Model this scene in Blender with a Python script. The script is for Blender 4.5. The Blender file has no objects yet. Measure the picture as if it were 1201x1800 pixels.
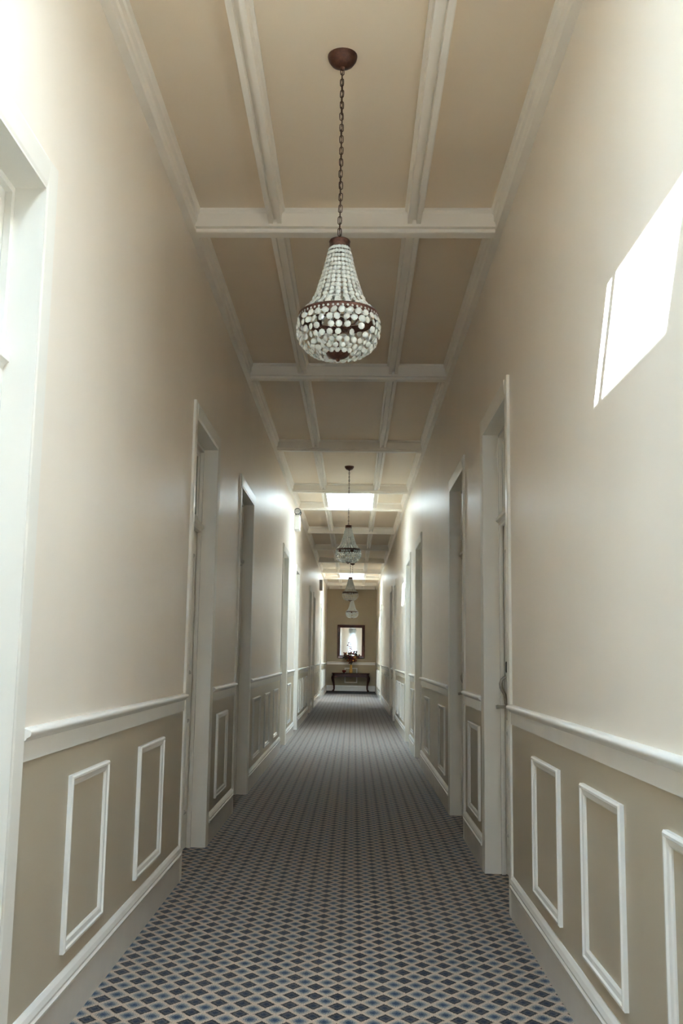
import bpy, math, random
from mathutils import Vector, Matrix

random.seed(7)
scene = bpy.context.scene
COL = scene.collection

# ------------------------------------------------------------------ camera
CAM_H = 1.3
YAW, PITCH, ROLL = 0.0404365, 0.1481768, 0.0187040
F_PX, PX, PY = 1745.03, 555.01, 892.03          # for a 1201 x 1800 frame
cam_d = bpy.data.cameras.new('camera')
cam = bpy.data.objects.new('camera', cam_d)
COL.objects.link(cam)
cam_d.sensor_fit = 'VERTICAL'
cam_d.sensor_height = 36.0
cam_d.sensor_width = 24.02
cam_d.lens = F_PX / 1800.0 * 36.0
cam_d.shift_x = (600.5 - PX) / 1800.0
cam_d.shift_y = -(900.0 - PY) / 1800.0
cam_d.clip_start = 0.05
cam_d.clip_end = 200
_f = Vector((-math.sin(YAW) * math.cos(PITCH), math.cos(YAW) * math.cos(PITCH), math.sin(PITCH)))
_r0 = Vector((math.cos(YAW), math.sin(YAW), 0))
_u0 = _r0.cross(_f)
_r = math.cos(ROLL) * _r0 + math.sin(ROLL) * _u0
_u = -math.sin(ROLL) * _r0 + math.cos(ROLL) * _u0
cam.matrix_world = Matrix(((_r.x, _u.x, -_f.x, 0), (_r.y, _u.y, -_f.y, 0), (_r.z, _u.z, -_f.z, CAM_H), (0, 0, 0, 1)))
scene.camera = cam

# ------------------------------------------------------------------ light and exposure
scene.view_settings.view_transform = 'Standard'
scene.view_settings.look = 'None'
scene.view_settings.gamma = 1.0
scene.view_settings.use_curve_mapping = False
scene.view_settings.exposure = 1.17
scene.cycles.max_bounces = 20          # let daylight travel the length of the corridor
scene.cycles.diffuse_bounces = 14
scene.cycles.glossy_bounces = 6
scene.cycles.transmission_bounces = 8
SKY_STRENGTH = 55.0
SUN_STRENGTH = 130.0
world = bpy.data.worlds.new('sky')
scene.world = world
world.use_nodes = True
bg = world.node_tree.nodes['Background']
bg.inputs['Color'].default_value = (0.53, 0.765, 1.0, 1)
bg.inputs['Strength'].default_value = SKY_STRENGTH

sun_d = bpy.data.lights.new('sun', 'SUN')
sun_d.energy = SUN_STRENGTH
sun_d.angle = math.radians(0.25)
sun_d.color = (0.785, 0.905, 1.0)
sun = bpy.data.objects.new('sun', sun_d)
COL.objects.link(sun)
SUN_DIR = Vector((0.447, 0.62, -1.0)).normalized()
sun.rotation_euler = SUN_DIR.to_track_quat('-Z', 'Y').to_euler()
sun.location = (-3, -4, 9)

# corridor dimensions
XL, XR = -1.0, 0.835
Y0, Y1 = -6.0, 36.86
ZC = 3.875                       # ceiling panels
WX0, WX1 = -0.44, 0.27           # skylight wells across
WELL_TOP = 5.008
WELLS = [(0.85, 2.455), (14.95, 16.6), (29.68, 31.9)]
for wy0, wy1 in WELLS:           # sky portals in the mouth of each light well
    pd = bpy.data.lights.new('sky_portal', 'AREA')
    pd.shape = 'RECTANGLE'
    pd.size = WX1 - WX0
    pd.size_y = wy1 - wy0
    pd.cycles.is_portal = True
    po = bpy.data.objects.new('sky_portal', pd)
    po.location = ((WX0 + WX1) / 2, (wy0 + wy1) / 2, WELL_TOP + 0.06)
    COL.objects.link(po)
pd = bpy.data.lights.new('sky_portal', 'AREA')
pd.shape = 'RECTANGLE'
pd.size, pd.size_y = 0.37, 2.3
pd.cycles.is_portal = True
po = bpy.data.objects.new('sky_portal', pd)
po.location = (-0.083, Y0 - 0.22, 2.05)
po.rotation_euler = (math.radians(90), 0, 0)
COL.objects.link(po)

# ------------------------------------------------------------------ node helpers and materials
class NT:
    def __init__(self, m):
        self.t = m.node_tree
        self.n = self.t.nodes
        self.l = self.t.links
    def new(self, typ, **kw):
        nd = self.n.new(typ)
        for k, v in kw.items():
            setattr(nd, k, v)
        return nd
    def put(self, sock, val):
        if hasattr(val, 'links') or isinstance(val, bpy.types.NodeSocket):
            self.l.new(val, sock)
        else:
            sock.default_value = val
    def math(self, op, a, b=None, c=None):
        nd = self.new('ShaderNodeMath', operation=op)
        self.put(nd.inputs[0], a)
        if b is not None:
            self.put(nd.inputs[1], b)
        if c is not None:
            self.put(nd.inputs[2], c)
        return nd.outputs[0]
    def ramp(self, fac, stops, interp='LINEAR'):
        nd = self.new('ShaderNodeValToRGB')
        nd.color_ramp.interpolation = interp
        e = nd.color_ramp.elements
        while len(e) < len(stops):
            e.new(0.5)
        for k, (p, c) in enumerate(stops):
            e[k].position = p
            e[k].color = (*c, 1)
        self.put(nd.inputs[0], fac)
        return nd.outputs[0]
    def mix(self, fac, a, b):
        nd = self.new('ShaderNodeMix', data_type='RGBA')
        self.put(nd.inputs[0], fac)
        for s, v in ((nd.inputs[6], a), (nd.inputs[7], b)):
            if isinstance(v, tuple):
                s.default_value = (*v, 1)
            else:
                self.l.new(v, s)
        return nd.outputs[2]


def material(name, color, rough=0.5, metal=0.0, spec=0.5, vary=0.06, nscale=3.0, stretch=(1, 1, 1), bump=0.0, bscale=60.0, bstretch=(1, 1, 1), **extra):
    m = bpy.data.materials.new(name)
    m.use_nodes = True
    q = NT(m)
    b = q.n['Principled BSDF']
    co = q.new('ShaderNodeTexCoord').outputs['Object']
    mp = q.new('ShaderNodeMapping')
    mp.inputs['Scale'].default_value = stretch
    q.l.new(co, mp.inputs[0])
    nz = q.new('ShaderNodeTexNoise')
    nz.inputs['Scale'].default_value = nscale
    nz.inputs['Detail'].default_value = 4
    q.l.new(mp.outputs[0], nz.inputs['Vector'])
    lo = tuple(max(0, c * (1 - vary)) for c in color)
    hi = tuple(min(1, c * (1 + vary)) for c in color)
    q.l.new(q.ramp(nz.outputs[0], [(0.3, lo), (0.7, hi)]), b.inputs['Base Color'])
    b.inputs['Roughness'].default_value = rough
    b.inputs['Metallic'].default_value = metal
    b.inputs['Specular IOR Level'].default_value = spec
    for k, v in extra.items():
        b.inputs[k.replace('_', ' ')].default_value = v
    if bump:
        mb = q.new('ShaderNodeMapping')
        mb.inputs['Scale'].default_value = bstretch
        q.l.new(co, mb.inputs[0])
        n2 = q.new('ShaderNodeTexNoise')
        n2.inputs['Scale'].default_value = bscale
        n2.inputs['Detail'].default_value = 3
        q.l.new(mb.outputs[0], n2.inputs['Vector'])
        bp = q.new('ShaderNodeBump')
        bp.inputs['Strength'].default_value = bump
        bp.inputs['Distance'].default_value = 0.002
        q.l.new(n2.outputs[0], bp.inputs['Height'])
        q.l.new(bp.outputs[0], b.inputs['Normal'])
    return m


M = {}
M['wall'] = material('wall_paint', (0.90, 0.82, 0.715), 0.36, spec=0.5, vary=0.025, nscale=1.5, bump=0.22, bscale=9, bstretch=(1, 1, 0.12))
M['wainscot'] = material('wainscot_paint', (0.50, 0.43, 0.32), 0.42, vary=0.03, nscale=1.5, bump=0.15, bscale=12)
M['end_paint'] = material('end_wall_paint', (0.42, 0.345, 0.22), 0.45, vary=0.03, nscale=1.5)
M['trim'] = material('trim_gloss_paint', (0.86, 0.835, 0.78), 0.27, vary=0.02, nscale=4, bump=0.1, bscale=25)
M['skirting'] = material('shaded_skirting_paint', (0.66, 0.62, 0.56), 0.35, vary=0.05, nscale=5, bump=0.1, bscale=25)  # trim colour darkened, the shadow on the lower board is in the paint
M['jamb'] = material('jamb_paint', (0.87, 0.835, 0.76), 0.3, vary=0.03, nscale=3, bump=0.12, bscale=10, bstretch=(1, 1, 0.15))
M['ceiling'] = material('ceiling_paint', (0.86, 0.74, 0.585), 0.5, vary=0.03, nscale=1.2, bump=0.1, bscale=20)
M['beam'] = material('beam_paint', (0.93, 0.88, 0.80), 0.4, vary=0.03, nscale=3, bump=0.1, bscale=25)
M['well'] = material('light_well_white', (0.72, 0.71, 0.69), 0.7, vary=0.01)
M['masonry'] = material('rough_masonry', (0.5, 0.46, 0.4), 0.9)
M['bronze'] = material('aged_bronze', (0.105, 0.045, 0.03), 0.42, metal=0.55, vary=0.35, nscale=60, bump=0.3, bscale=200)
M['iron'] = material('chain_bronze', (0.085, 0.045, 0.028), 0.4, metal=0.6, vary=0.3, nscale=80)
M['mahogany'] = material('mahogany', (0.075, 0.018, 0.010), 0.25, vary=0.45, nscale=7, stretch=(1, 6, 6))
M['steel'] = material('brushed_nickel', (0.42, 0.39, 0.34), 0.28, metal=1.0, vary=0.1, nscale=40)
M['black'] = material('dark_slot', (0.03, 0.028, 0.025), 0.5)
M['plastic'] = material('white_plastic', (0.82, 0.81, 0.77), 0.4)
M['grey_plastic'] = material('grey_plastic', (0.42, 0.41, 0.38), 0.45)
M['gold'] = material('gilt_ceramic', (0.62, 0.33, 0.07), 0.3, vary=0.2, nscale=20)
M['red_bowl'] = material('oxblood_glaze', (0.16, 0.02, 0.015), 0.2, vary=0.2, nscale=20)
M['leaf_red'] = material('dried_leaf_red', (0.22, 0.04, 0.03), 0.7, vary=0.4, nscale=30)
M['leaf_gold'] = material('dried_leaf_gold', (0.52, 0.27, 0.06), 0.7, vary=0.4, nscale=30)
M['leaf_dark'] = material('dried_leaf_dark', (0.05, 0.04, 0.025), 0.7, vary=0.4, nscale=30)
M['petal'] = material('cream_petal', (0.70, 0.52, 0.30), 0.7, vary=0.3, nscale=30)
M['mirror'] = material('mirror_silver', (0.9, 0.91, 0.9), 0.03, metal=1.0, vary=0.0)
M['lens'] = material('lamp_lens', (0.75, 0.78, 0.8), 0.08, metal=0.7, vary=0.02)
M['bulb'] = material('bulb_glass', (0.85, 0.82, 0.74), 0.15, vary=0.02)
M['crystal'] = material('cut_crystal', (0.93, 0.95, 0.90), 0.06, vary=0.03, nscale=40, Transmission_Weight=0.5, IOR=1.5, Coat_Weight=0.6, Coat_Roughness=0.03)
M['foot_shadow'] = material('dark_foot_shadow', (0.05, 0.047, 0.042), 0.95, vary=0.2, nscale=40)  # dark tone for the painted shadow and plinth at the end wall


def glass_material(name, tint, gloss):
    m = bpy.data.materials.new(name)
    m.use_nodes = True
    q = NT(m)
    out = q.n['Material Output']
    q.n.remove(q.n['Principled BSDF'])
    tr = q.new('ShaderNodeBsdfTransparent')
    tr.inputs[0].default_value = (*tint, 1)
    gl = q.new('ShaderNodeBsdfGlossy')
    gl.inputs['Roughness'].default_value = 0.05
    nz = q.new('ShaderNodeTexNoise')
    nz.inputs['Scale'].default_value = 2.0
    fac = q.math('MULTIPLY_ADD', nz.outputs[0], 0.04, gloss)
    mx = q.new('ShaderNodeMixShader')
    q.l.new(fac, mx.inputs[0])
    q.l.new(tr.outputs[0], mx.inputs[1])
    q.l.new(gl.outputs[0], mx.inputs[2])
    q.l.new(mx.outputs[0], out.inputs[0])
    return m


M['glass'] = glass_material('clear_glazing', (0.74, 0.75, 0.75), 0.05)
M['dimmed_glass'] = glass_material('dimmed_glazing', (0.70, 0.70, 0.70), 0.05)  # grey tint added to dim the daylight from the nearest skylight
M['net_glass'] = glass_material('curtained_glazing', (0.60, 0.60, 0.60), 0.05)
M['transom_glass'] = material('obscured_transom_glass', (0.30, 0.32, 0.27), 0.12, vary=0.1, nscale=6)


def carpet_material():
    m = bpy.data.materials.new('diamond_carpet')
    m.use_nodes = True
    q = NT(m)
    b = q.n['Principled BSDF']
    co = q.new('ShaderNodeTexCoord').outputs['Object']
    sp = q.new('ShaderNodeSeparateXYZ')
    q.l.new(co, sp.inputs[0])
    yarn = q.new('ShaderNodeTexNoise')
    yarn.inputs['Scale'].default_value = 260
    yarn.inputs['Detail'].default_value = 1
    q.l.new(co, yarn.inputs['Vector'])
    u = q.math('DIVIDE', sp.outputs[0], 0.089)
    v = q.math('DIVIDE', sp.outputs[1], 0.1085)
    s = q.math('ADD', u, v)
    t = q.math('SUBTRACT', u, v)
    rs = q.math('ROUND', s)
    rt = q.math('ROUND', t)
    ds = q.math('ABSOLUTE', q.math('SUBTRACT', s, rs))
    dt = q.math('ABSOLUTE', q.math('SUBTRACT', t, rt))
    d = q.math('MAXIMUM', ds, dt)
    eu = q.math('SQRT', q.math('ADD', q.math('MULTIPLY', ds, ds), q.math('MULTIPLY', dt, dt)))
    jit = q.math('MULTIPLY', q.math('SUBTRACT', yarn.outputs[0], 0.5), 0.55)
    dA = q.math('ADD', q.math('ADD', q.math('MULTIPLY', d, 0.5), q.math('MULTIPLY', eu, 0.45)), jit)
    dB = q.math('ADD', d, q.math('MULTIPLY', jit, 0.55))
    par = q.math('ABSOLUTE', q.math('MODULO', q.math('ADD', rs, rt), 2.0))
    tan1, tan2 = (0.42, 0.315, 0.235), (0.285, 0.25, 0.21)
    cA = q.ramp(dA, [(0.0, (0.016, 0.036, 0.075)), (0.12, (0.022, 0.046, 0.088)), (0.26, (0.13, 0.14, 0.145)), (0.38, tan2), (0.48, tan1)])
    cB = q.ramp(dB, [(0.0, (0.014, 0.020, 0.040)), (0.15, (0.020, 0.024, 0.042)), (0.235, (0.10, 0.095, 0.09)), (0.295, (0.012, 0.010, 0.012)), (0.37, (0.012, 0.009, 0.009)), (0.425, tan1)])
    col = q.mix(par, cA, cB)
    shade = q.math('MULTIPLY_ADD', yarn.outputs[0], 1.6, 0.42)
    vm = q.new('ShaderNodeVectorMath', operation='SCALE')
    q.l.new(col, vm.inputs[0])
    q.l.new(shade, vm.inputs['Scale'])
    q.l.new(vm.outputs[0], b.inputs['Base Color'])
    b.inputs['Roughness'].default_value = 0.95
    b.inputs['Specular IOR Level'].default_value = 0.15
    b.inputs['Sheen Weight'].default_value = 0.33
    b.inputs['Sheen Roughness'].default_value = 0.3
    b.inputs['Sheen Tint'].default_value = (0.78, 0.88, 1.0, 1)
    bp = q.new('ShaderNodeBump')
    bp.inputs['Strength'].default_value = 0.5
    bp.inputs['Distance'].default_value = 0.003
    q.l.new(yarn.outputs[0], bp.inputs['Height'])
    q.l.new(bp.outputs[0], b.inputs['Normal'])
    return m


M['carpet'] = carpet_material()


# ------------------------------------------------------------------ mesh helpers
class MB:
    """collects verts and faces, builds one mesh object"""
    def __init__(self):
        self.v, self.f = [], []

    def add(self, verts, faces):
        o = len(self.v)
        self.v += [tuple(p) for p in verts]
        self.f += [tuple(i + o for i in fc) for fc in faces]
        return self

    def box(self, x0, x1, y0, y1, z0, z1):
        vs = [(x, y, z) for x in (x0, x1) for y in (y0, y1) for z in (z0, z1)]
        return self.add(vs, [(0, 1, 3, 2), (4, 6, 7, 5), (0, 4, 5, 1), (2, 3, 7, 6), (0, 2, 6, 4), (1, 5, 7, 3)])

    def prism(self, prof, mapf, a, b):
        """closed profile [(p,q)] swept straight; mapf(p,q,t) -> xyz for t=a,b"""
        n = len(prof)
        vs = [mapf(p, q, a) for p, q in prof] + [mapf(p, q, b) for p, q in prof]
        fs = [(i, (i + 1) % n, n + (i + 1) % n, n + i) for i in range(n)]
        fs += [tuple(range(n - 1, -1, -1)), tuple(range(n, 2 * n))]
        return self.add(vs, fs)

    def lathe(self, prof, c, seg=24, cap=True):
        n = len(prof)
        vs = []
        for k in range(seg):
            a = 2 * math.pi * k / seg
            vs += [(c[0] + r * math.cos(a), c[1] + r * math.sin(a), c[2] + z) for r, z in prof]
        fs = []
        for k in range(seg):
            k2 = (k + 1) % seg
            for i in range(n - 1):
                fs.append((k * n + i, k2 * n + i, k2 * n + i + 1, k * n + i + 1))
        if cap:
            fs.append(tuple(k * n for k in reversed(range(seg))))
            fs.append(tuple(k * n + n - 1 for k in range(seg)))
        return self.add(vs, fs)

    def tube(self, pts, rad, seg=8, closed=False):
        pts = [Vector(p) for p in pts]
        n = len(pts)
        rads = rad if isinstance(rad, (list, tuple)) else [rad] * n
        ref = None
        vs = []
        for i, p in enumerate(pts):
            if closed:
                d = pts[(i + 1) % n] - pts[i - 1]
            else:
                d = pts[min(i + 1, n - 1)] - pts[max(i - 1, 0)]
            d.normalize()
            if ref is None:
                ref = Vector((0, 0, 1)) if abs(d.z) < 0.9 else Vector((1, 0, 0))
            a = d.cross(ref)
            if a.length < 1e-4:
                a = d.orthogonal()
            a.normalize()
            b = a.cross(d).normalized()
            ref = b
            for k in range(seg):
                th = 2 * math.pi * k / seg
                vs.append(p + rads[i] * (math.cos(th) * a + math.sin(th) * b))
        fs = []
        m = n if closed else n - 1
        for i in range(m):
            j = (i + 1) % n
            for k in range(seg):
                k2 = (k + 1) % seg
                fs.append((i * seg + k, i * seg + k2, j * seg + k2, j * seg + k))
        if not closed:
            fs.append(tuple(reversed(range(seg))))
            fs.append(tuple((n - 1) * seg + k for k in range(seg)))
        return self.add(vs, fs)

    def frame(self, prof, mapf, p0, p1, q0, q1):
        """mitred rectangular frame; prof = [(inset, height)], mapf(p,q,h)->xyz"""
        n = len(prof)
        vs = []
        for cx, cy, sx, sy in ((p0, q0, 1, 1), (p1, q0, -1, 1), (p1, q1, -1, -1), (p0, q1, 1, -1)):
            vs += [mapf(cx + sx * i, cy + sy * i, h) for i, h in prof]
        fs = []
        for k in range(4):
            k2 = (k + 1) % 4
            for i in range(n):
                j = (i + 1) % n
                fs.append((k * n + i, k2 * n + i, k2 * n + j, k * n + j))
        return self.add(vs, fs)

    def mesh(self, name):
        me = bpy.data.meshes.new(name)
        me.from_pydata(self.v, [], self.f)
        me.validate()
        import bmesh
        bm = bmesh.new()
        bm.from_mesh(me)
        bmesh.ops.recalc_face_normals(bm, faces=bm.faces)
        bm.to_mesh(me)
        bm.free()
        return me

    def build(self, name, mat, parent=None, smooth=None, bevel=0.0):
        return link(name, self.mesh(name), mat, parent, smooth, bevel)


def link(name, me, mat, parent=None, smooth=None, bevel=0.0, loc=None):
    o = bpy.data.objects.new(name, me)
    COL.objects.link(o)
    if mat is not None and not me.materials:
        me.materials.append(M[mat])
    if parent is not None:
        o.parent = parent
        o.matrix_parent_inverse = Matrix.Translation(-Vector(parent.location))
    if loc is not None:
        o.location = loc
    if smooth is not None:
        me.polygons.foreach_set('use_smooth', [True] * len(me.polygons))
        me.set_sharp_from_angle(angle=math.radians(smooth))
    if bevel:
        b = o.modifiers.new('bevel', 'BEVEL')
        b.width = bevel
        b.segments = 2
        b.limit_method = 'ANGLE'
    return o


def empty(name, loc=(0, 0, 0)):
    o = bpy.data.objects.new(name, None)
    o.location = loc
    o.empty_display_size = 0.1
    COL.objects.link(o)
    return o


def tag(o, label=None, cat=None, group=None, kind=None):
    for k, v in (('label', label), ('category', cat), ('group', group), ('kind', kind)):
        if v:
            o[k] = v
    return o


# ------------------------------------------------------------------ the layout along the corridor
# openings (near edge, far edge) measured along y
LEFT_DOORS = [(1.97, 2.925), (6.01, 6.965), (8.52, 9.575), (13.82, 14.85), (16.92, 17.88), (22.2, 23.15), (24.45, 25.4), (29.85, 30.8)]
RIGHT_DOORS = [(5.42, 6.385), (7.60, 8.63), (12.38, 13.42), (14.80, 15.86), (19.86, 20.82), (21.95, 22.9), (29.9, 30.85)]
LEFT_PANELS = [(3.56, 4.10), (4.70, 5.29), (7.36, 7.95), (10.02, 10.75), (11.32, 11.94), (12.58, 13.22), (15.12, 15.95),
               (18.35, 18.95), (19.65, 20.25), (20.95, 21.55), (23.55, 24.05), (26.0, 26.6), (27.3, 27.9), (28.6, 29.2), (31.6, 32.2), (33.0, 33.6), (34.6, 35.2)]
RIGHT_PANELS = [(2.15, 2.736), (3.167, 3.706), (4.107, 4.679), (6.63, 7.23), (9.115, 9.72), (10.94, 11.59), (13.72, 14.42),
                (16.45, 17.05), (17.55, 18.15), (18.65, 19.25), (21.15, 21.65), (23.6, 24.2), (25.2, 25.8), (26.8, 27.4), (28.4, 29.0), (31.6, 32.2), (33.0, 33.6), (34.6, 35.2)]
Z_HEAD = 2.752                   # underside of the door heads
CASE = 0.095                     # casing width
CASE_T = 0.014
RECESS = 0.15

# floor -------------------------------------------------------------
floor = MB().box(XL - 0.25, XR + 0.25, Y0 - 0.2, Y1 + 0.2, -0.12, 0.0).build('floor', 'carpet')
tag(floor, 'patterned carpet of navy and blue diamonds on tan along the whole corridor', 'floor', kind='structure')
th = MB().box(XL + 0.02, XR - 0.02, Y1 - 1.5, Y1 - 0.016, 0.0, 0.006).build('floor_shadow_strip', 'foot_shadow', floor)  # dark sheet painting in the floor shadow before the end wall


# walls -------------------------------------------------------------
def side_wall(name, sgn, face, doors, label):
    """sgn -1 left, +1 right. one notched slab plus the solid masonry behind the recesses"""
    mb = MB()
    out = []
    prof = [(Y0 - 0.2, 0.0)]
    for a, b in doors:
        prof += [(a, 0.0), (a, Z_HEAD), (b, Z_HEAD), (b, 0.0)]
    prof += [(Y1 + 0.2, 0.0), (Y1 + 0.2, 4.0), (Y0 - 0.2, 4.0)]
    mb.prism(prof, lambda p, q, t: (t, p, q), face, face + sgn * RECESS)
    x0, x1 = sorted((face + sgn * RECESS, face + sgn * 0.25))
    mb.box(x0, x1, Y0 - 0.2, Y1 + 0.2, 0.0, 4.0)
    w = mb.build(name, 'wall')
    tag(w, label, 'wall', kind='structure')
    return w


wall_left = side_wall('wall_left', -1, XL, LEFT_DOORS, 'long cream painted corridor wall on the left with recessed doors')
wall_right = side_wall('wall_right', 1, XR, RIGHT_DOORS, 'long cream painted corridor wall on the right with the sunlit patch')
wall_end = MB().box(XL - 0.25, XR + 0.25, Y1, Y1 + 0.2, 0, 4.0).build('wall_end', 'end_paint')
tag(wall_end, 'beige end wall of the corridor behind the mirror and console table', 'wall', kind='structure')
mb = MB()
mb.box(XL - 0.25, -0.26, Y0 - 0.2, Y0, 0, 4.0).box(0.10, XR + 0.25, Y0 - 0.2, Y0, 0, 4.0)
mb.box(-0.26, 0.10, Y0 - 0.2, Y0, 0, 0.9).box(-0.26, 0.10, Y0 - 0.2, Y0, 3.2, 4.0)
wall_back = mb.build('wall_back', 'wall')
tag(wall_back, 'cream wall with a tall window closing the corridor behind the viewpoint', 'wall', kind='structure')
win = empty('window_4', (-0.085, Y0, 0.9))
tag(win, 'tall narrow window in the wall behind the viewpoint', 'window', kind='structure')
MB().frame([(0, 0), (0, 0.06), (0.06, 0.06), (0.06, 0)], lambda p, q, h: (p, Y0 - 0.14 + h, q), -0.26, 0.10, 0.9, 3.2).build('window_frame', 'trim', win)
MB().box(-0.21, 0.05, Y0 - 0.125, Y0 - 0.115, 0.95, 3.15).build('pane', 'net_glass', win)
MB().box(-0.21, 0.05, Y0 - 0.14, Y0 - 0.09, 2.2, 2.25).build('glazing_bar', 'trim', win)


# wainscot, chair rail, skirting, panel mouldings --------------------
def spans(doors, y0, y1):
    res, cur = [], y0
    for a, b in doors:
        res.append((cur, a - CASE))
        cur = b + CASE
    res.append((cur, y1))
    return res


RAIL = [(0, 0.966), (0.010, 0.966), (0.010, 1.026), (0.018, 1.032), (0.022, 1.038), (0.032, 1.044), (0.035, 1.052), (0.032, 1.060), (0.022, 1.064), (0.008, 1.066), (0, 1.066)]
SKIRT_CAP = [(0, 0.146), (0.024, 0.146), (0.026, 0.156), (0.019, 0.163), (0.024, 0.176), (0.018, 0.192), (0.008, 0.205), (0, 0.205)]
PANEL = [(0, 0), (0, 0.014), (0.006, 0.019), (0.014, 0.019), (0.018, 0.013), (0.034, 0.011), (0.040, 0.006), (0.040, 0)]


def dress_wall(wall, sgn, face, doors, panels, side):
    inx = lambda d: face - sgn * d
    base = empty('baseboard_' + side, (face, 0, 0))
    tag(base, 'moulded cream skirting board running along the %s wall' % side, 'baseboard', kind='structure')
    for a, b in spans(doors, Y0, Y1):
        x0, x1 = sorted((face, inx(0.004)))
        MB().box(x0, x1, a, b, 0.0, 0.98).build('wainscot', 'wainscot', wall)
        MB().prism(RAIL, lambda p, q, t: (inx(p), t, q), a, b).build('chair_rail', 'trim', wall, smooth=50)
        x0, x1 = sorted((face, inx(0.016)))
        MB().box(x0, x1, a, b, 0.0, 0.148).build('skirting_board', 'skirting', base)
        MB().prism(SKIRT_CAP, lambda p, q, t: (inx(p), t, q), a, b).build('skirting_cap', 'trim', base)
    for a, b in panels:
        MB().frame(PANEL, lambda p, q, h: (inx(h + 0.003), p, q), a, b, 0.268, 0.866).build('panel_moulding', 'trim', wall)


dress_wall(wall_left, -1, XL, LEFT_DOORS, LEFT_PANELS, 'left')
dress_wall(wall_right, 1, XR, RIGHT_DOORS, RIGHT_PANELS, 'right')

# end wall dress
MB().box(XL + 0.03, XR - 0.03, Y1 - 0.004, Y1, 0, 0.98).build('wainscot', 'end_paint', wall_end)
MB().prism(RAIL, lambda p, q, t: (t, Y1 - p, q + 0.03), XL + 0.036, XR - 0.036).build('chair_rail', 'trim', wall_end, smooth=50)
MB().frame(PANEL, lambda p, q, h: (p, Y1 - h - 0.003, q), -0.32, 0.15, 0.335, 0.885).build('panel_moulding', 'trim', wall_end)
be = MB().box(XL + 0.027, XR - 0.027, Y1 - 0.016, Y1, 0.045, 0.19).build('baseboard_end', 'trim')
tag(be, 'pale skirting board at the foot of the end wall behind the console table', 'baseboard', kind='structure')
MB().box(XL + 0.027, XR - 0.027, Y1 - 0.02, Y1, 0.0, 0.045).build('plinth_shadow_strip', 'foot_shadow', be)  # dark plinth with the shadow gap below the skirting painted in
MB().prism(SKIRT_CAP, lambda p, q, t: (t, Y1 - p, q + 0.04), XL + 0.027, XR - 0.027).build('skirting_cap', 'trim', be)


# doors --------------------------------------------------------------
def latch_set(parent, xo, y, s):
    """lever, plate and bow grip. xo = door face, s = direction into the corridor"""
    P = lambda d, yy, z: (xo + s * d, yy, z)
    pl = MB()
    prof = [(-0.011, 0.93), (0.011, 0.93), (0.014, 0.945), (0.014, 1.03), (0.010, 1.05), (0.014, 1.07), (0.014, 1.185), (0.008, 1.20), (-0.008, 1.20), (-0.014, 1.185), (-0.014, 1.07), (-0.010, 1.05), (-0.014, 1.03), (-0.014, 0.945)]
    pl.prism(prof, lambda p, q, t: P(t, y + p * 1.3, q), 0.0, 0.007)
    plate = pl.build('handle_plate', 'steel', parent)
    MB().tube([P(0.004, y, 1.192), P(0.022, y, 1.188), P(0.038, y, 1.172), P(0.043, y, 1.150), P(0.040, y, 1.125), P(0.031, y, 1.105), P(0.020, y, 1.085), P(0.016, y, 1.055), P(0.014, y, 1.030), P(0.006, y, 1.022)],
              [0.007, 0.009, 0.010, 0.012, 0.012, 0.011, 0.010, 0.009, 0.008, 0.007], 10).build('grip', 'steel', plate, smooth=60)
    MB().tube([P(0.004, y, 1.010), P(0.050, y, 1.010), P(0.062, y, 1.009), P(0.074, y, 1.008)], [0.008, 0.010, 0.013, 0.011], 10).build('thumb_lever', 'steel', plate, smooth=60)
    MB().tube([P(0.004, y, 0.938), P(0.010, y, 0.938)], [0.008, 0.006], 8).build('screw', 'steel', plate)
    MB().lathe([(0.012, -0.034), (0.014, -0.025), (0.014, 0.025), (0.012, 0.034)], (xo, y, 1.252), 12).build('key_escutcheon', 'black', parent)


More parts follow.
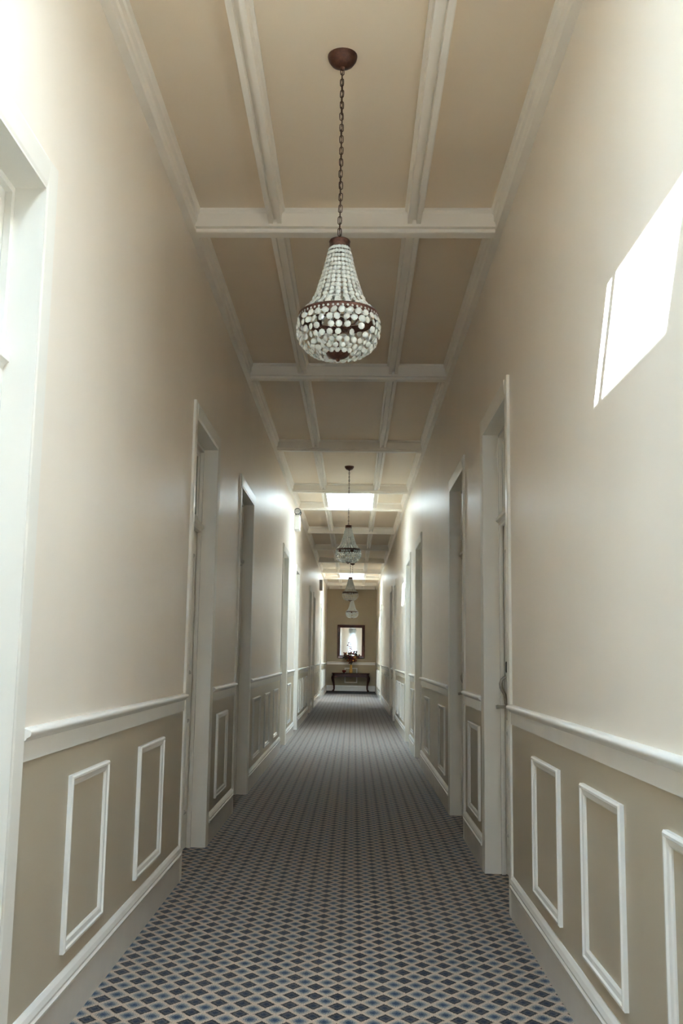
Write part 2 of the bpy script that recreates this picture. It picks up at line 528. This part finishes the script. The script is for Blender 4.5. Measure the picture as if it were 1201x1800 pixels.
def make_door(idx, sgn, face, a, b, label, detail):
    d = empty('door_%d' % idx, (face, (a + b) / 2, 0))
    tag(d, label, 'door', kind='structure')
    inx = lambda t: face + sgn * t              # into the wall
    outx = lambda t: face - sgn * t             # into the corridor
    bx = lambda x0, x1, *r: MB().box(min(x0, x1), max(x0, x1), *r)
    # casings
    cp = [(0, 0), (0, CASE_T), (0.012, CASE_T + 0.004), (CASE - 0.012, CASE_T), (CASE, CASE_T - 0.004), (CASE, 0)]
    zt = Z_HEAD + CASE
    for e, dr in ((a, -1), (b, 1)):
        MB().prism([(e + dr * (CASE - p), q) for p, q in cp], lambda p, q, t: (outx(q), p, t), 0.0, zt).build('casing_side', 'jamb', d)
    MB().prism([(zt - p, q) for p, q in cp], lambda p, q, t: (outx(q), t, p), a, b).build('casing_head', 'jamb', d)
    # reveals
    R = 0.088
    for e, dr in ((a, 1), (b, -1)):
        y0, y1 = sorted((e, e + dr * 0.008))
        bx(outx(CASE_T - 0.002), inx(R + 0.06), y0, y1, 0, Z_HEAD).build('jamb_side', 'jamb', d)
        y0, y1 = sorted((e + dr * 0.008, e + dr * 0.03))
        bx(inx(R), inx(R + 0.022), y0, y1, 0, Z_HEAD - 0.008).build('door_stop', 'trim', d)
    bx(outx(CASE_T - 0.002), inx(R + 0.06), a + 0.008, b - 0.008, Z_HEAD - 0.008, Z_HEAD).build('jamb_head', 'jamb', d)
    bx(inx(R), inx(R + 0.022), a + 0.03, b - 0.03, Z_HEAD - 0.03, Z_HEAD - 0.008).build('door_stop', 'trim', d)
    # transom bar, moulded, proud of the stops
    tb = [(-0.012, 2.150), (0.0, 2.146), (0.05, 2.146), (0.05, 2.206), (0.0, 2.206), (-0.008, 2.198), (-0.030, 2.196), (-0.030, 2.176), (-0.016, 2.166)]
    MB().prism(tb, lambda p, q, t: (inx(R + 0.012 + p), t, q), a + 0.008, b - 0.008).build('transom_bar', 'trim', d)
    ts = MB().frame([(0, 0), (0, 0.022), (0.05, 0.022), (0.056, 0.012), (0.056, 0)], lambda p, q, h: (inx(R + 0.045 - h), p, q), a + 0.01, b - 0.01, 2.206, Z_HEAD - 0.01).build('transom_sash', 'trim', d)
    bx(inx(R + 0.036), inx(R + 0.042), a + 0.06, b - 0.06, 2.256, Z_HEAD - 0.06).build('pane', 'transom_glass', ts)
    # leaf with stiles, rails and sunk panels
    lf = bx(inx(R + 0.030), inx(R + 0.058), a + 0.012, b - 0.012, 0.008, 2.144).build('leaf', 'jamb', d)
    if detail:
        w0, w1 = a + 0.012, b - 0.012
        ym = (w0 + w1) / 2
        for y0, y1, z0, z1 in ((w0 + .11, ym - .04, .24, .86), (ym + .04, w1 - .11, .24, .86), (w0 + .11, ym - .04, 1.16, 1.98), (ym + .04, w1 - .11, 1.16, 1.98)):
            MB().frame([(0, 0), (0, 0.010), (0.014, 0.012), (0.026, 0.004), (0.026, 0)], lambda p, q, h: (inx(R + 0.030 - h), p, q), y0, y1, z0, z1).build('leaf_panel_moulding', 'trim', lf)
        ly = b - 0.135 if sgn > 0 else a + 0.14
        latch_set(lf, inx(R + 0.030), ly, -sgn)
    return d


ordn = ['first', 'second', 'third', 'fourth', 'fifth', 'sixth', 'seventh', 'eighth']
k = 1
for i, (a, b) in enumerate(LEFT_DOORS):
    make_door(k, -1, XL, a, b, '%s recessed cream door with transom along the left wall, counted from the viewpoint' % ordn[i], i < 4)
    k += 1
for i, (a, b) in enumerate(RIGHT_DOORS):
    make_door(k, 1, XR, a, b, '%s recessed cream door with transom along the right wall, counted from the viewpoint' % ordn[i], i < 4)
    k += 1

# ------------------------------------------------------------------ ceiling, coffers, beams, skylights
BEAMS = [-5.45, -2.3, 0.775, 2.535, 5.535, 8.635, 11.78, 14.87, 16.68, 19.92, 23.07, 26.19, 29.6, 31.98, 34.9]
LB = [(-0.488, 0.112), (0.320, 0.108)]          # long beams: centre, width
ys = [Y0 - 0.2] + [v for w in WELLS for v in (w[0] - 0.02, w[1] + 0.02)] + [Y1 + 0.2]
xs = [XL - 0.25, WX0 - 0.02, WX1 + 0.02, XR + 0.25]
mb = MB()
hole = set()
for j in range(len(ys) - 1):
    mid = (ys[j] + ys[j + 1]) / 2
    for i in range(3):
        if i == 1 and any(w0 < mid < w1 for w0, w1 in WELLS):
            hole.add((i, j))
nx, ny = len(xs), len(ys)
idx = lambda i, j, t: (t * ny + j) * nx + i
vs = [(xs[i], ys[j], z) for z in (ZC + 0.008, 4.1) for j in range(ny) for i in range(nx)]
fs = []
for j in range(ny - 1):
    for i in range(nx - 1):
        if (i, j) in hole:
            fs += [(idx(i, j, 0), idx(i + 1, j, 0), idx(i + 1, j, 1), idx(i, j, 1)), (idx(i, j + 1, 0), idx(i + 1, j + 1, 0), idx(i + 1, j + 1, 1), idx(i, j + 1, 1)),
                   (idx(i, j, 0), idx(i, j + 1, 0), idx(i, j + 1, 1), idx(i, j, 1)), (idx(i + 1, j, 0), idx(i + 1, j + 1, 0), idx(i + 1, j + 1, 1), idx(i + 1, j, 1))]
        else:
            for t in (0, 1):
                fs.append((idx(i, j, t), idx(i + 1, j, t), idx(i + 1, j + 1, t), idx(i, j + 1, t)))
for j in range(ny - 1):
    for i in (0, nx - 1):
        fs.append((idx(i, j, 0), idx(i, j + 1, 0), idx(i, j + 1, 1), idx(i, j, 1)))
for i in range(nx - 1):
    for j in (0, ny - 1):
        fs.append((idx(i, j, 0), idx(i + 1, j, 0), idx(i + 1, j, 1), idx(i, j, 1)))
ceiling = MB().add(vs, fs).build('ceiling', 'ceiling')
tag(ceiling, 'coffered ceiling of tan panels between cream beams over the corridor', 'ceiling', kind='structure')

bays = list(zip(BEAMS[:-1], BEAMS[1:])) + [(BEAMS[-1], Y1 + 0.07)]
for b0, b1 in bays:
    mid = (b0 + b1) / 2
    for i, (x0, x1) in enumerate(((XL, LB[0][0]), (LB[0][0], LB[1][0]), (LB[1][0], XR))):
        if i == 1 and any(w0 < mid < w1 for w0, w1 in WELLS):
            continue
        MB().box(x0 + 0.002, x1 - 0.002, b0 + 0.002, b1 - 0.002, ZC, ZC + 0.008).build('coffer_panel', 'ceiling', ceiling)
    # long beams: two ribs with a groove between them
    for c, w in LB:
        h = w / 2
        prof = [(-h, ZC + 0.004), (-h, ZC - 0.018), (-h + 0.014, ZC - 0.024), (-0.038, ZC - 0.040), (-0.038, ZC - 0.092), (-0.013, ZC - 0.092), (-0.010, ZC - 0.066),
                (0.010, ZC - 0.066), (0.013, ZC - 0.092), (0.038, ZC - 0.092), (0.038, ZC - 0.040), (h - 0.014, ZC - 0.024), (h, ZC - 0.018), (h, ZC + 0.004)]
        MB().prism(prof, lambda p, q, t: (c + p, t, q), b0 + 0.07, b1 - 0.07).build('long_beam', 'beam', ceiling)
for c in BEAMS:
    prof = [(-0.090, ZC + 0.004), (-0.090, ZC - 0.012), (-0.080, ZC - 0.020), (-0.075, ZC - 0.028), (-0.075, ZC - 0.108), (-0.042, ZC - 0.108), (-0.042, ZC - 0.126), (-0.036, ZC - 0.130), (0.036, ZC - 0.130), (0.042, ZC - 0.126), (0.042, ZC - 0.108),
            (0.075, ZC - 0.108), (0.075, ZC - 0.028), (0.080, ZC - 0.020), (0.090, ZC - 0.012), (0.090, ZC + 0.004)]
    MB().prism(prof, lambda p, q, t: (t, c + p, q), XL + 0.045, XR - 0.045).build('cross_beam', 'beam', ceiling)
for sgn, face in ((-1, XL), (1, XR)):
    prof = [(0, 3.757), (0.040, 3.760), (0.044, 3.768), (0.048, 3.790), (0.056, 3.800), (0.058, 3.838), (0.066, 3.846), (0.072, 3.876), (0, 3.876)]
    MB().prism(prof, lambda p, q, t: (face - sgn * p, t, q), Y0, Y1).build('crown_moulding', 'beam', ceiling)
MB().prism([(0, 3.757), (0.040, 3.760), (0.048, 3.790), (0.058, 3.838), (0.072, 3.876), (0, 3.876)], lambda p, q, t: (t, Y1 - p, q), XL + 0.07, XR - 0.07).build('crown_moulding', 'beam', ceiling)

sky_names = ['skylight well overhead nearest the viewpoint, throwing the sunlit patch on the right wall', 'bright skylight well behind the second chandelier', 'small bright skylight well far down the corridor above the third chandelier']
for i, (w0, w1) in enumerate(WELLS):
    s = empty('window_%d' % (i + 1), ((WX0 + WX1) / 2, (w0 + w1) / 2, ZC))
    tag(s, sky_names[i], 'skylight', kind='structure')
    zb = ZC + 0.010
    MB().box(WX0 - 0.12, WX0, w0 - 0.12, w1 + 0.12, zb, WELL_TOP).build('well_wall', 'well', s)
    MB().box(WX1, WX1 + 0.12, w0 - 0.12, w1 + 0.12, zb, WELL_TOP).build('well_wall', 'well', s)
    MB().box(WX0, WX1, w0 - 0.12, w0, zb, WELL_TOP).build('well_wall', 'well', s)
    far = MB().box(WX0, WX1, w1, w1 + 0.12, zb, WELL_TOP).build('well_wall', 'well', s)
    if i == 1:      # round vent holes low on the far side of the well
        hb = MB().lathe([(0.008, -0.001), (0.008, 0.001)], (0, 0, 0), 8).mesh('vent_hole')
        for r in range(4):
            for c in range(7 if r % 2 == 0 else 6):
                o = link('vent_hole', hb, 'black', far)
                o.location = (-0.36 + c * 0.07 + (0.035 if r % 2 else 0), w1 - 0.0006, 4.065 - r * 0.036)
                o.rotation_euler = (math.radians(90), 0, 0)
    fr = MB().frame([(0, 0), (0, 0.04), (0.03, 0.04), (0.03, 0)], lambda p, q, h: (p, q, WELL_TOP + h), WX0 - 0.03, WX1 + 0.03, w0 - 0.03, w1 + 0.03).build('glazing_frame', 'trim', s)
    MB().box(WX0, WX1, w0, w1, WELL_TOP + 0.015, WELL_TOP + 0.02).build('pane', 'glass' if i else 'dimmed_glass', fr)
    gy = w0 + 0.72
    MB().box(WX0, WX1, w1 - 0.165, w1 - 0.135, ZC - 0.012, ZC + 0.018).build('glazing_bar', 'trim', s)


# ------------------------------------------------------------------ chandeliers
def bead_mesh(name, seg=8):
    """flat faceted crystal button facing +x, unit radius, 0.42 deep"""
    mb = MB()
    vs = [(0.36, 0, 0)]
    for r, x in ((0.55, 0.30), (1.0, 0.0), (0.55, -0.30)):
        for k in range(seg):
            a = 2 * math.pi * (k + (0.5 if r == 1.0 else 0)) / seg
            vs.append((x, r * math.cos(a), r * math.sin(a)))
    vs.append((-0.36, 0, 0))
    fs = []
    for k in range(seg):
        k2 = (k + 1) % seg
        fs.append((0, 1 + k, 1 + k2))
        fs += [(1 + k, 1 + seg + k, 1 + k2), (1 + k2, 1 + seg + k, 1 + seg + k2)]
        fs += [(1 + seg + k, 1 + 2 * seg + k2, 1 + seg + k2), (1 + seg + k, 1 + 2 * seg + k, 1 + 2 * seg + k2)]
        fs.append((1 + 2 * seg + k2, 1 + 2 * seg + k, len(vs) - 1))
    return mb.add(vs, fs)


BEAD = bead_mesh('bead')


def bead_into(mb, c, r, ang, tilt, roll):
    mt = Matrix.Translation(c) @ Matrix.Rotation(ang, 4, 'Z') @ Matrix.Rotation(tilt, 4, 'Y') @ Matrix.Rotation(roll, 4, 'X') @ Matrix.Scale(r, 4)
    mb.add([mt @ Vector(v) for v in BEAD.v], BEAD.f)


def interp(tab, z):
    for (r0, z0), (r1, z1) in zip(tab[:-1], tab[1:]):
        if z1 <= z <= z0:
            return r0 + (r1 - r0) * (z - z0) / (z1 - z0)
    return tab[-1][0]


UP = [(0.042, 3.000), (0.047, 2.983), (0.062, 2.915), (0.080, 2.850), (0.096, 2.795), (0.118, 2.748), (0.142, 2.724), (0.158, 2.712)]
LO = [(0.164, 2.688), (0.171, 2.662), (0.173, 2.637), (0.168, 2.606), (0.152, 2.574), (0.126, 2.548), (0.096, 2.532), (0.070, 2.527)]


def walk(tab, n):
    pts = [Vector((r, z)) for r, z in tab]
    L = [0]
    for p, q in zip(pts[:-1], pts[1:]):
        L.append(L[-1] + (q - p).length)
    out = []
    for i in range(n):
        t = L[-1] * (i + 0.5) / n
        for k in range(len(pts) - 1):
            if L[k] <= t <= L[k + 1]:
                f = (t - L[k]) / (L[k + 1] - L[k])
                p = pts[k].lerp(pts[k + 1], f)
                d = (pts[k + 1] - pts[k]).normalized()
                out.append((p.x, p.y, math.atan2(d.x, -d.y)))
                break
    return out


def chandelier(x, y, dz, label, level):
    """level 2: every crystal of the bowl a part; 1: strands; 0: joined"""
    c = empty('crystal_chandelier', (x, y, 2.5 + dz))
    tag(c, label, 'chandelier', 'crystal basket chandeliers hanging along the corridor')
    W = lambda r, z, a: (x + r * math.cos(a), y + r * math.sin(a), z + dz)
    MB().lathe([(0.064, ZC), (0.064, ZC - 0.006), (0.060, ZC - 0.020), (0.048, ZC - 0.038), (0.026, ZC - 0.050), (0.010, ZC - 0.054), (0.006, ZC - 0.066)], (x, y, 0), 32).build('canopy', 'bronze', c, smooth=40)
    # chain
    zt, zb = ZC - 0.058, 3.030 + dz
    if level == 2:
        n = 30
        pitch = (zt - zb) / n
        hl = pitch * 0.5 + 0.0045
        base = MB()
        pts = []
        for k in range(16):
            a = 2 * math.pi * k / 16
            px, pz = 0.0075 * math.cos(a), math.sin(a)
            pts.append((px, 0, (hl - 0.0075) * (1 if pz > 0.01 else -1 if pz < -0.01 else 0) + 0.0075 * pz))
        base.tube(pts, 0.0021, 6, closed=True)
        me = base.mesh('chain_link')
        me.polygons.foreach_set('use_smooth', [True] * len(me.polygons))
        for k in range(n):
            o = link('chain_link', me, 'iron', c)
            o.location = (x + random.uniform(-.0012, .0012), y, zt - (k + 0.5) * pitch)
            o.rotation_euler = (0, random.uniform(-.06, .06), (math.pi / 2 if k % 2 else 0) + random.uniform(-.35, .35))
        MB().tube([(x, y, zt), (x + 0.003, y + .002, zt - .25), (x - 0.003, y, zt - .5), (x, y, zb)], 0.0018, 6).build('flex', 'iron', c)
    else:
        mb = MB()
        n = 30
        pitch = (zt - zb) / n
        for k in range(n):
            cz = zt - (k + .5) * pitch
            t = (pitch * .5 + .004)
            ax = Vector((1, 0, 0)) if k % 2 else Vector((0, 1, 0))
            mb.tube([Vector((x, y, cz)) + ax * (0.0075 * math.cos(q)) + Vector((0, 0, t * math.sin(q))) for q in [2 * math.pi * j / 8 for j in range(8)]], 0.0026, 4, closed=True)
        tag(mb.build('chain', 'iron', c), kind='stuff')
    # cap with its gallery, ring, stem, arms
    MB().lathe([(0.010, 3.036), (0.042, 3.032), (0.045, 3.026), (0.043, 3.020), (0.043, 3.006), (0.046, 3.000), (0.046, 2.996), (0.010, 2.994)], (x, y, dz), 28).build('cap', 'bronze', c, smooth=35)
    ring = MB().lathe([(0.160, 2.728), (0.166, 2.726), (0.168, 2.722), (0.165, 2.716), (0.165, 2.704), (0.168, 2.699), (0.166, 2.696), (0.160, 2.698), (0.160, 2.728)], (x, y, dz - 0.018), 56, cap=False).build('ring', 'bronze', c, smooth=35)
    st = MB()
    ns = 52
    for q in range(ns):
        bead_into(st, W(0.1655, 2.6925, 2 * math.pi * q / ns), 0.0052, 2 * math.pi * q / ns, 0, 0)
    tag(st.build('ring_jewels', 'crystal', ring), 'row of tiny crystal studs', kind='stuff')
    MB().tube([(x, y, 3.00 + dz), (x, y, 2.55 + dz)], 0.005, 8).build('stem', 'bronze', c)
    MB().lathe([(0.006, 2.70), (0.022, 2.69), (0.026, 2.675), (0.014, 2.655), (0.006, 2.65)], (x, y, dz), 16).build('hub', 'bronze', c, smooth=40)
    if level:
        for q in range(4):
            a = math.pi / 4 + q * math.pi / 2 + .3
            arm = MB().tube([W(0.01, 2.68, a), W(0.04, 2.655, a), W(0.075, 2.655, a), W(0.092, 2.675, a)], 0.004, 6).build('arm', 'bronze', c)
            MB().lathe([(0.012, 0), (0.014, 0.004), (0.010, 0.008), (0.010, 0.05)], W(0.092, 2.672, a), 12).build('candle_sleeve', 'bronze', arm)
            MB().lathe([(0.006, 0.05), (0.013, 0.066), (0.012, 0.078), (0.003, 0.098)], W(0.092, 2.672, a), 10).build('bulb', 'bulb', arm, smooth=60)
            MB().tube([W(0.0, 2.706, a + .4), W(0.162, 2.706, a + .4)], 0.0028, 6).build('spoke', 'bronze', c)
    # upper strands
    ns = 24
    up = walk(UP, 15)
    allm = MB()
    for q in range(ns):
        a = 2 * math.pi * (q + random.uniform(-.06, .06)) / ns
        mb = MB() if level else allm
        for j, (r, z, tl) in enumerate(up):
            rr = 0.0092 + 0.0030 * j / 14
            bead_into(mb, W(r, z, a), rr, a + random.uniform(-.25, .25), -tl * 0.6 + random.uniform(-.12, .12), random.uniform(0, .8))
        if level:
            mb.build('crystal_strand', 'crystal', c)
    # bowl
    lo = walk(LO, 7)
    shared = None
    for j, (r, z, tl) in enumerate(lo):
        br = 0.0155 - 0.0040 * j / 6
        n = max(10, round(2 * math.pi * r / (br * 2.3)))
        rowm = MB()
        for q in range(n):
            a = 2 * math.pi * (q + 0.5 * (j % 2) * (j > 3)) / n + random.uniform(-.02, .02)
            if j in (0, 1, 2, 3) and random.random() < 0.13:
                continue
            ang, til, rol = a + random.uniform(-.5, .5), -tl * 0.6 + random.uniform(-.2, .2), random.uniform(0, .8)
            if level == 2:
                if shared is None:
                    shared = BEAD.mesh('crystal_button')
                o = link('crystal_button', shared, 'crystal', c)
                o.matrix_parent_inverse = Matrix.Translation(-Vector(c.location))
                o.location = W(r, z, a)
                o.rotation_euler = (Matrix.Rotation(ang, 3, 'Z') @ Matrix.Rotation(til, 3, 'Y') @ Matrix.Rotation(rol, 3, 'X')).to_euler()
                o.scale = (br, br, br)
            else:
                bead_into(rowm if level else allm, W(r, z, a), br, ang, til, rol)
        if level == 1:
            rowm.build('crystal_row', 'crystal', c)
    if level == 0:
        tag(allm.build('crystals', 'crystal', c), kind='stuff')
    MB().lathe([(0.050, 2.540), (0.048, 2.536), (0.040, 2.527), (0.026, 2.519), (0.008, 2.516), (0.009, 2.511), (0.004, 2.505)], (x, y, dz), 24).build('bottom_plate', 'bronze', c, smooth=40)
    return c


chandelier(-0.080, 3.973, 0.0, 'nearest and largest crystal basket chandelier hanging on a bronze chain', 2)
chandelier(-0.089, 13.392, 0.028, 'second crystal chandelier down the corridor, hanging before the bright skylight', 1)
chandelier(-0.086, 21.45, -0.04, 'third crystal chandelier down the corridor, dark against the end wall', 0)
chandelier(-0.055, 27.75, -0.17, 'farthest and smallest crystal chandelier, pale, hanging just above the mirror', 0)


# ------------------------------------------------------------------ wall fittings
def emergency_light(x, y, z, label, mat, big):
    e = empty('emergency_light', (x, y, z))
    tag(e, label, 'emergency light', 'emergency lights high on the left wall')
    MB().box(x, x + 0.09, y - 0.16, y + 0.16, z, z + (0.24 if big else 0.30)).build('housing', mat, e, bevel=0.012)
    if big:
        for s in (-1, 1):
            hd = MB().tube([(x + 0.05, y + s * 0.10 - 0.05, z + 0.30), (x + 0.05, y + s * 0.10 + 0.035, z + 0.30)], [0.056, 0.040], 18).build('lamp_head', mat, e, smooth=50)
            MB().tube([(x + 0.05, y + s * 0.10 - 0.052, z + 0.30), (x + 0.05, y + s * 0.10 - 0.060, z + 0.30)], [0.056, 0.052], 18).build('bezel', 'black', hd)
            MB().tube([(x + 0.05, y + s * 0.10 - 0.061, z + 0.30), (x + 0.05, y + s * 0.10 - 0.064, z + 0.30)], [0.044, 0.040], 18).build('lens', 'lens', hd)
            MB().tube([(x + 0.05, y + s * 0.10, z + 0.235), (x + 0.05, y + s * 0.10, z + 0.262)], 0.014, 10).build('swivel', mat, e)
    else:
        for q in range(4):
            MB().box(x + 0.09, x + 0.094, y - 0.12, y + 0.12, z + 0.05 + q * 0.055, z + 0.075 + q * 0.055).build('grille_slat', 'plastic', e)
    return e


emergency_light(XL, 16.3, 3.345, 'white twin-headed emergency light high on the left wall beside the skylight', 'plastic', True)
emergency_light(XL, 28.6, 3.16, 'small grey wall box high on the left wall near the corridor end', 'grey_plastic', False)

# ------------------------------------------------------------------ mirror, console table, vase, bouquet, bowl
MX0, MX1, MZ0, MZ1 = -0.60, 0.405, 1.225, 2.445
mir = empty('wall_mirror', ((MX0 + MX1) / 2, Y1, MZ0))
tag(mir, 'tall mirror in a dark mahogany frame hanging on the end wall', 'mirror')
MB().frame([(0, 0.001), (0, 0.03), (0.02, 0.045), (0.07, 0.035), (0.10, 0.018), (0.105, 0.010), (0.105, 0.001)], lambda p, q, h: (p, Y1 - h, q), MX0, MX1, MZ0, MZ1).build('frame', 'mahogany', mir)
MB().box(MX0 + 0.1, MX1 - 0.1, Y1 - 0.012, Y1 - 0.004, MZ0 + 0.1, MZ1 - 0.1).build('mirror_glass', 'mirror', mir)

TC, TY0, TY1, TZ = -0.09, Y1 - 0.46, Y1 - 0.03, 0.70
tab = empty('console_table', (TC, (TY0 + TY1) / 2, 0))
tag(tab, 'dark mahogany console table with curved cabriole legs against the end wall', 'table')
prof = [(0, TZ), (0.004, TZ - 0.008), (0, TZ - 0.016), (0.012, TZ - 0.024), (0.020, TZ - 0.030)]
mb = MB()
vs, n = [], len(prof)
for cx, cy, sx, sy in ((TC - .69, TY0, 1, 1), (TC + .69, TY0, -1, 1), (TC + .69, TY1, -1, -1), (TC - .69, TY1, 1, -1)):
    vs += [(cx + sx * i, cy + sy * i, z) for i, z in prof]
fs = [(a * n + i, ((a + 1) % 4) * n + i, ((a + 1) % 4) * n + i + 1, a * n + i + 1) for a in range(4) for i in range(n - 1)]
fs += [tuple(a * n for a in range(4)), tuple(a * n + n - 1 for a in range(4))]
mb.add(vs, fs).build('table_top', 'mahogany', tab)
for yy in (TY0 + 0.035, TY1 - 0.055):
    # apron with a dipped lower edge
    pr = [(TC - .62, TZ - .03), (TC + .62, TZ - .03), (TC + .62, TZ - .18), (TC + .52, TZ - .15), (TC + .25, TZ - .14), (TC, TZ - .155), (TC - .25, TZ - .14), (TC - .52, TZ - .15), (TC - .62, TZ - .18)]
    MB().prism(pr, lambda p, q, t: (p, t, q), yy, yy + 0.02).build('apron', 'mahogany', tab)
for sx in (-1, 1):
    x0, x1 = sorted((TC + sx * .60, TC + sx * .62))
    MB().box(x0, x1, TY0 + .05, TY1 - .05, TZ - .13, TZ - .03).build('apron', 'mahogany', tab)
    for sy, yb in ((-1, TY0 + .05), (1, TY1 - .05)):
        bx_ = TC + sx * .62
        dx = lambda o: bx_ + sx * o
        dy = lambda o: yb + sy * o * 0.3
        pts = [(dx(-.005), dy(0), TZ - .031), (dx(0.0), dy(0), TZ - .10), (dx(.028), dy(.028), TZ - .17), (dx(.022), dy(.02), TZ - .25), (dx(-.004), dy(0), TZ - .36), (dx(-.022), dy(-.01), TZ - .48), (dx(-.020), dy(-.01), TZ - .58),
               (dx(.004), dy(.01), 0.066), (dx(.030), dy(.03), 0.043)]
        MB().tube(pts, [.038, .046, .054, .046, .036, .030, .029, .033, .036], 10).build('leg', 'mahogany', tab, smooth=60)

VX, VY = -0.085, Y1 - 0.24
vase = MB().lathe([(0.045, 0), (0.062, 0.012), (0.066, 0.05), (0.060, 0.10), (0.048, 0.16), (0.042, 0.22), (0.048, 0.275), (0.060, 0.300), (0.050, 0.300), (0.036, 0.22), (0.036, 0.05)], (VX, VY, TZ), 24).build('vase', 'gold', smooth=50)
tag(vase, 'slender gold vase standing on the console table', 'vase')
bq = empty('bouquet', (VX, VY, TZ + 0.3))
tag(bq, 'autumn bouquet of red, gold and dark dried flowers in the gold vase', 'bouquet')
rnd = random.Random(3)
for i in range(40):
    a = rnd.uniform(0, 2 * math.pi)
    tall = i < 7
    spread = rnd.uniform(.02, .12) if tall else rnd.uniform(.08, .30)
    h = rnd.uniform(.50, .80) if tall else rnd.uniform(.18, .46)
    ex, ey, ez = VX + spread * math.cos(a) * 1.1, VY + spread * math.sin(a) * 0.55, TZ + 0.28 + h
    stem = MB().tube([(VX + .01 * math.cos(a), VY + .01 * math.sin(a), TZ + .297), (VX + spread * .25 * math.cos(a), VY + spread * .2 * math.sin(a), TZ + .30 + h * .45), (ex, ey, ez)], [.004, .003, .002], 5).build('stem', 'leaf_dark', bq)
    if i >= 7 and i % 3 == 0:       # open flower head: ring of petals
        mb = MB()
        for q in range(9):
            t = 2 * math.pi * q / 9
            rr = rnd.uniform(.05, .07)
            mb.add([(ex, ey - .006, ez), (ex + rr * .7 * math.cos(t - .3), ey - .018, ez + rr * .7 * math.sin(t - .3)), (ex + rr * math.cos(t), ey - .004, ez + rr * math.sin(t)), (ex + rr * .7 * math.cos(t + .3), ey - .018, ez + rr * .7 * math.sin(t + .3)), (ex, ey + .006, ez)],
                   [(0, 1, 2), (0, 2, 3), (4, 2, 1), (4, 3, 2)])
        mb.build('flower_head', ['petal', 'leaf_gold', 'leaf_red'][i // 3 % 3], stem)
    nl = 8 if tall else 7
    for q in range(nl):
        f = 0.35 + 0.65 * (q + 1) / nl
        px, py, pz = VX + (ex - VX) * f, VY + (ey - VY) * f, TZ + .33 + (ez - TZ - .3) * f
        t = rnd.uniform(0, 2 * math.pi)
        ln = rnd.uniform(.04, .065) if tall else rnd.uniform(.065, .105)
        dv = Vector((math.cos(t), rnd.uniform(-.5, .5), math.sin(t) * .8 + .25)).normalized() * ln
        sv = dv.cross(Vector((0, 1, .3))).normalized() * ln * .32
        p = Vector((px, py, pz))
        cup = Vector((0, -.008, 0))
        MB().add([p, p + dv * .5 + sv + cup, p + dv, p + dv * .5 - sv + cup, p + dv * .5], [(0, 1, 4), (1, 2, 4), (2, 3, 4), (3, 0, 4)]).build('leaf', rnd.choice(['leaf_red', 'leaf_red', 'leaf_gold', 'leaf_dark', 'leaf_dark']), stem)

bowl = MB().lathe([(0.030, 0), (0.034, 0.008), (0.060, 0.030), (0.072, 0.060), (0.070, 0.085), (0.058, 0.100), (0.052, 0.098), (0.064, 0.080), (0.064, 0.060), (0.040, 0.020)], (-0.335, VY - .03, TZ), 24).build('bowl', 'red_bowl', smooth=50)
tag(bowl, 'small dark red bowl on the console table left of the vase', 'bowl')
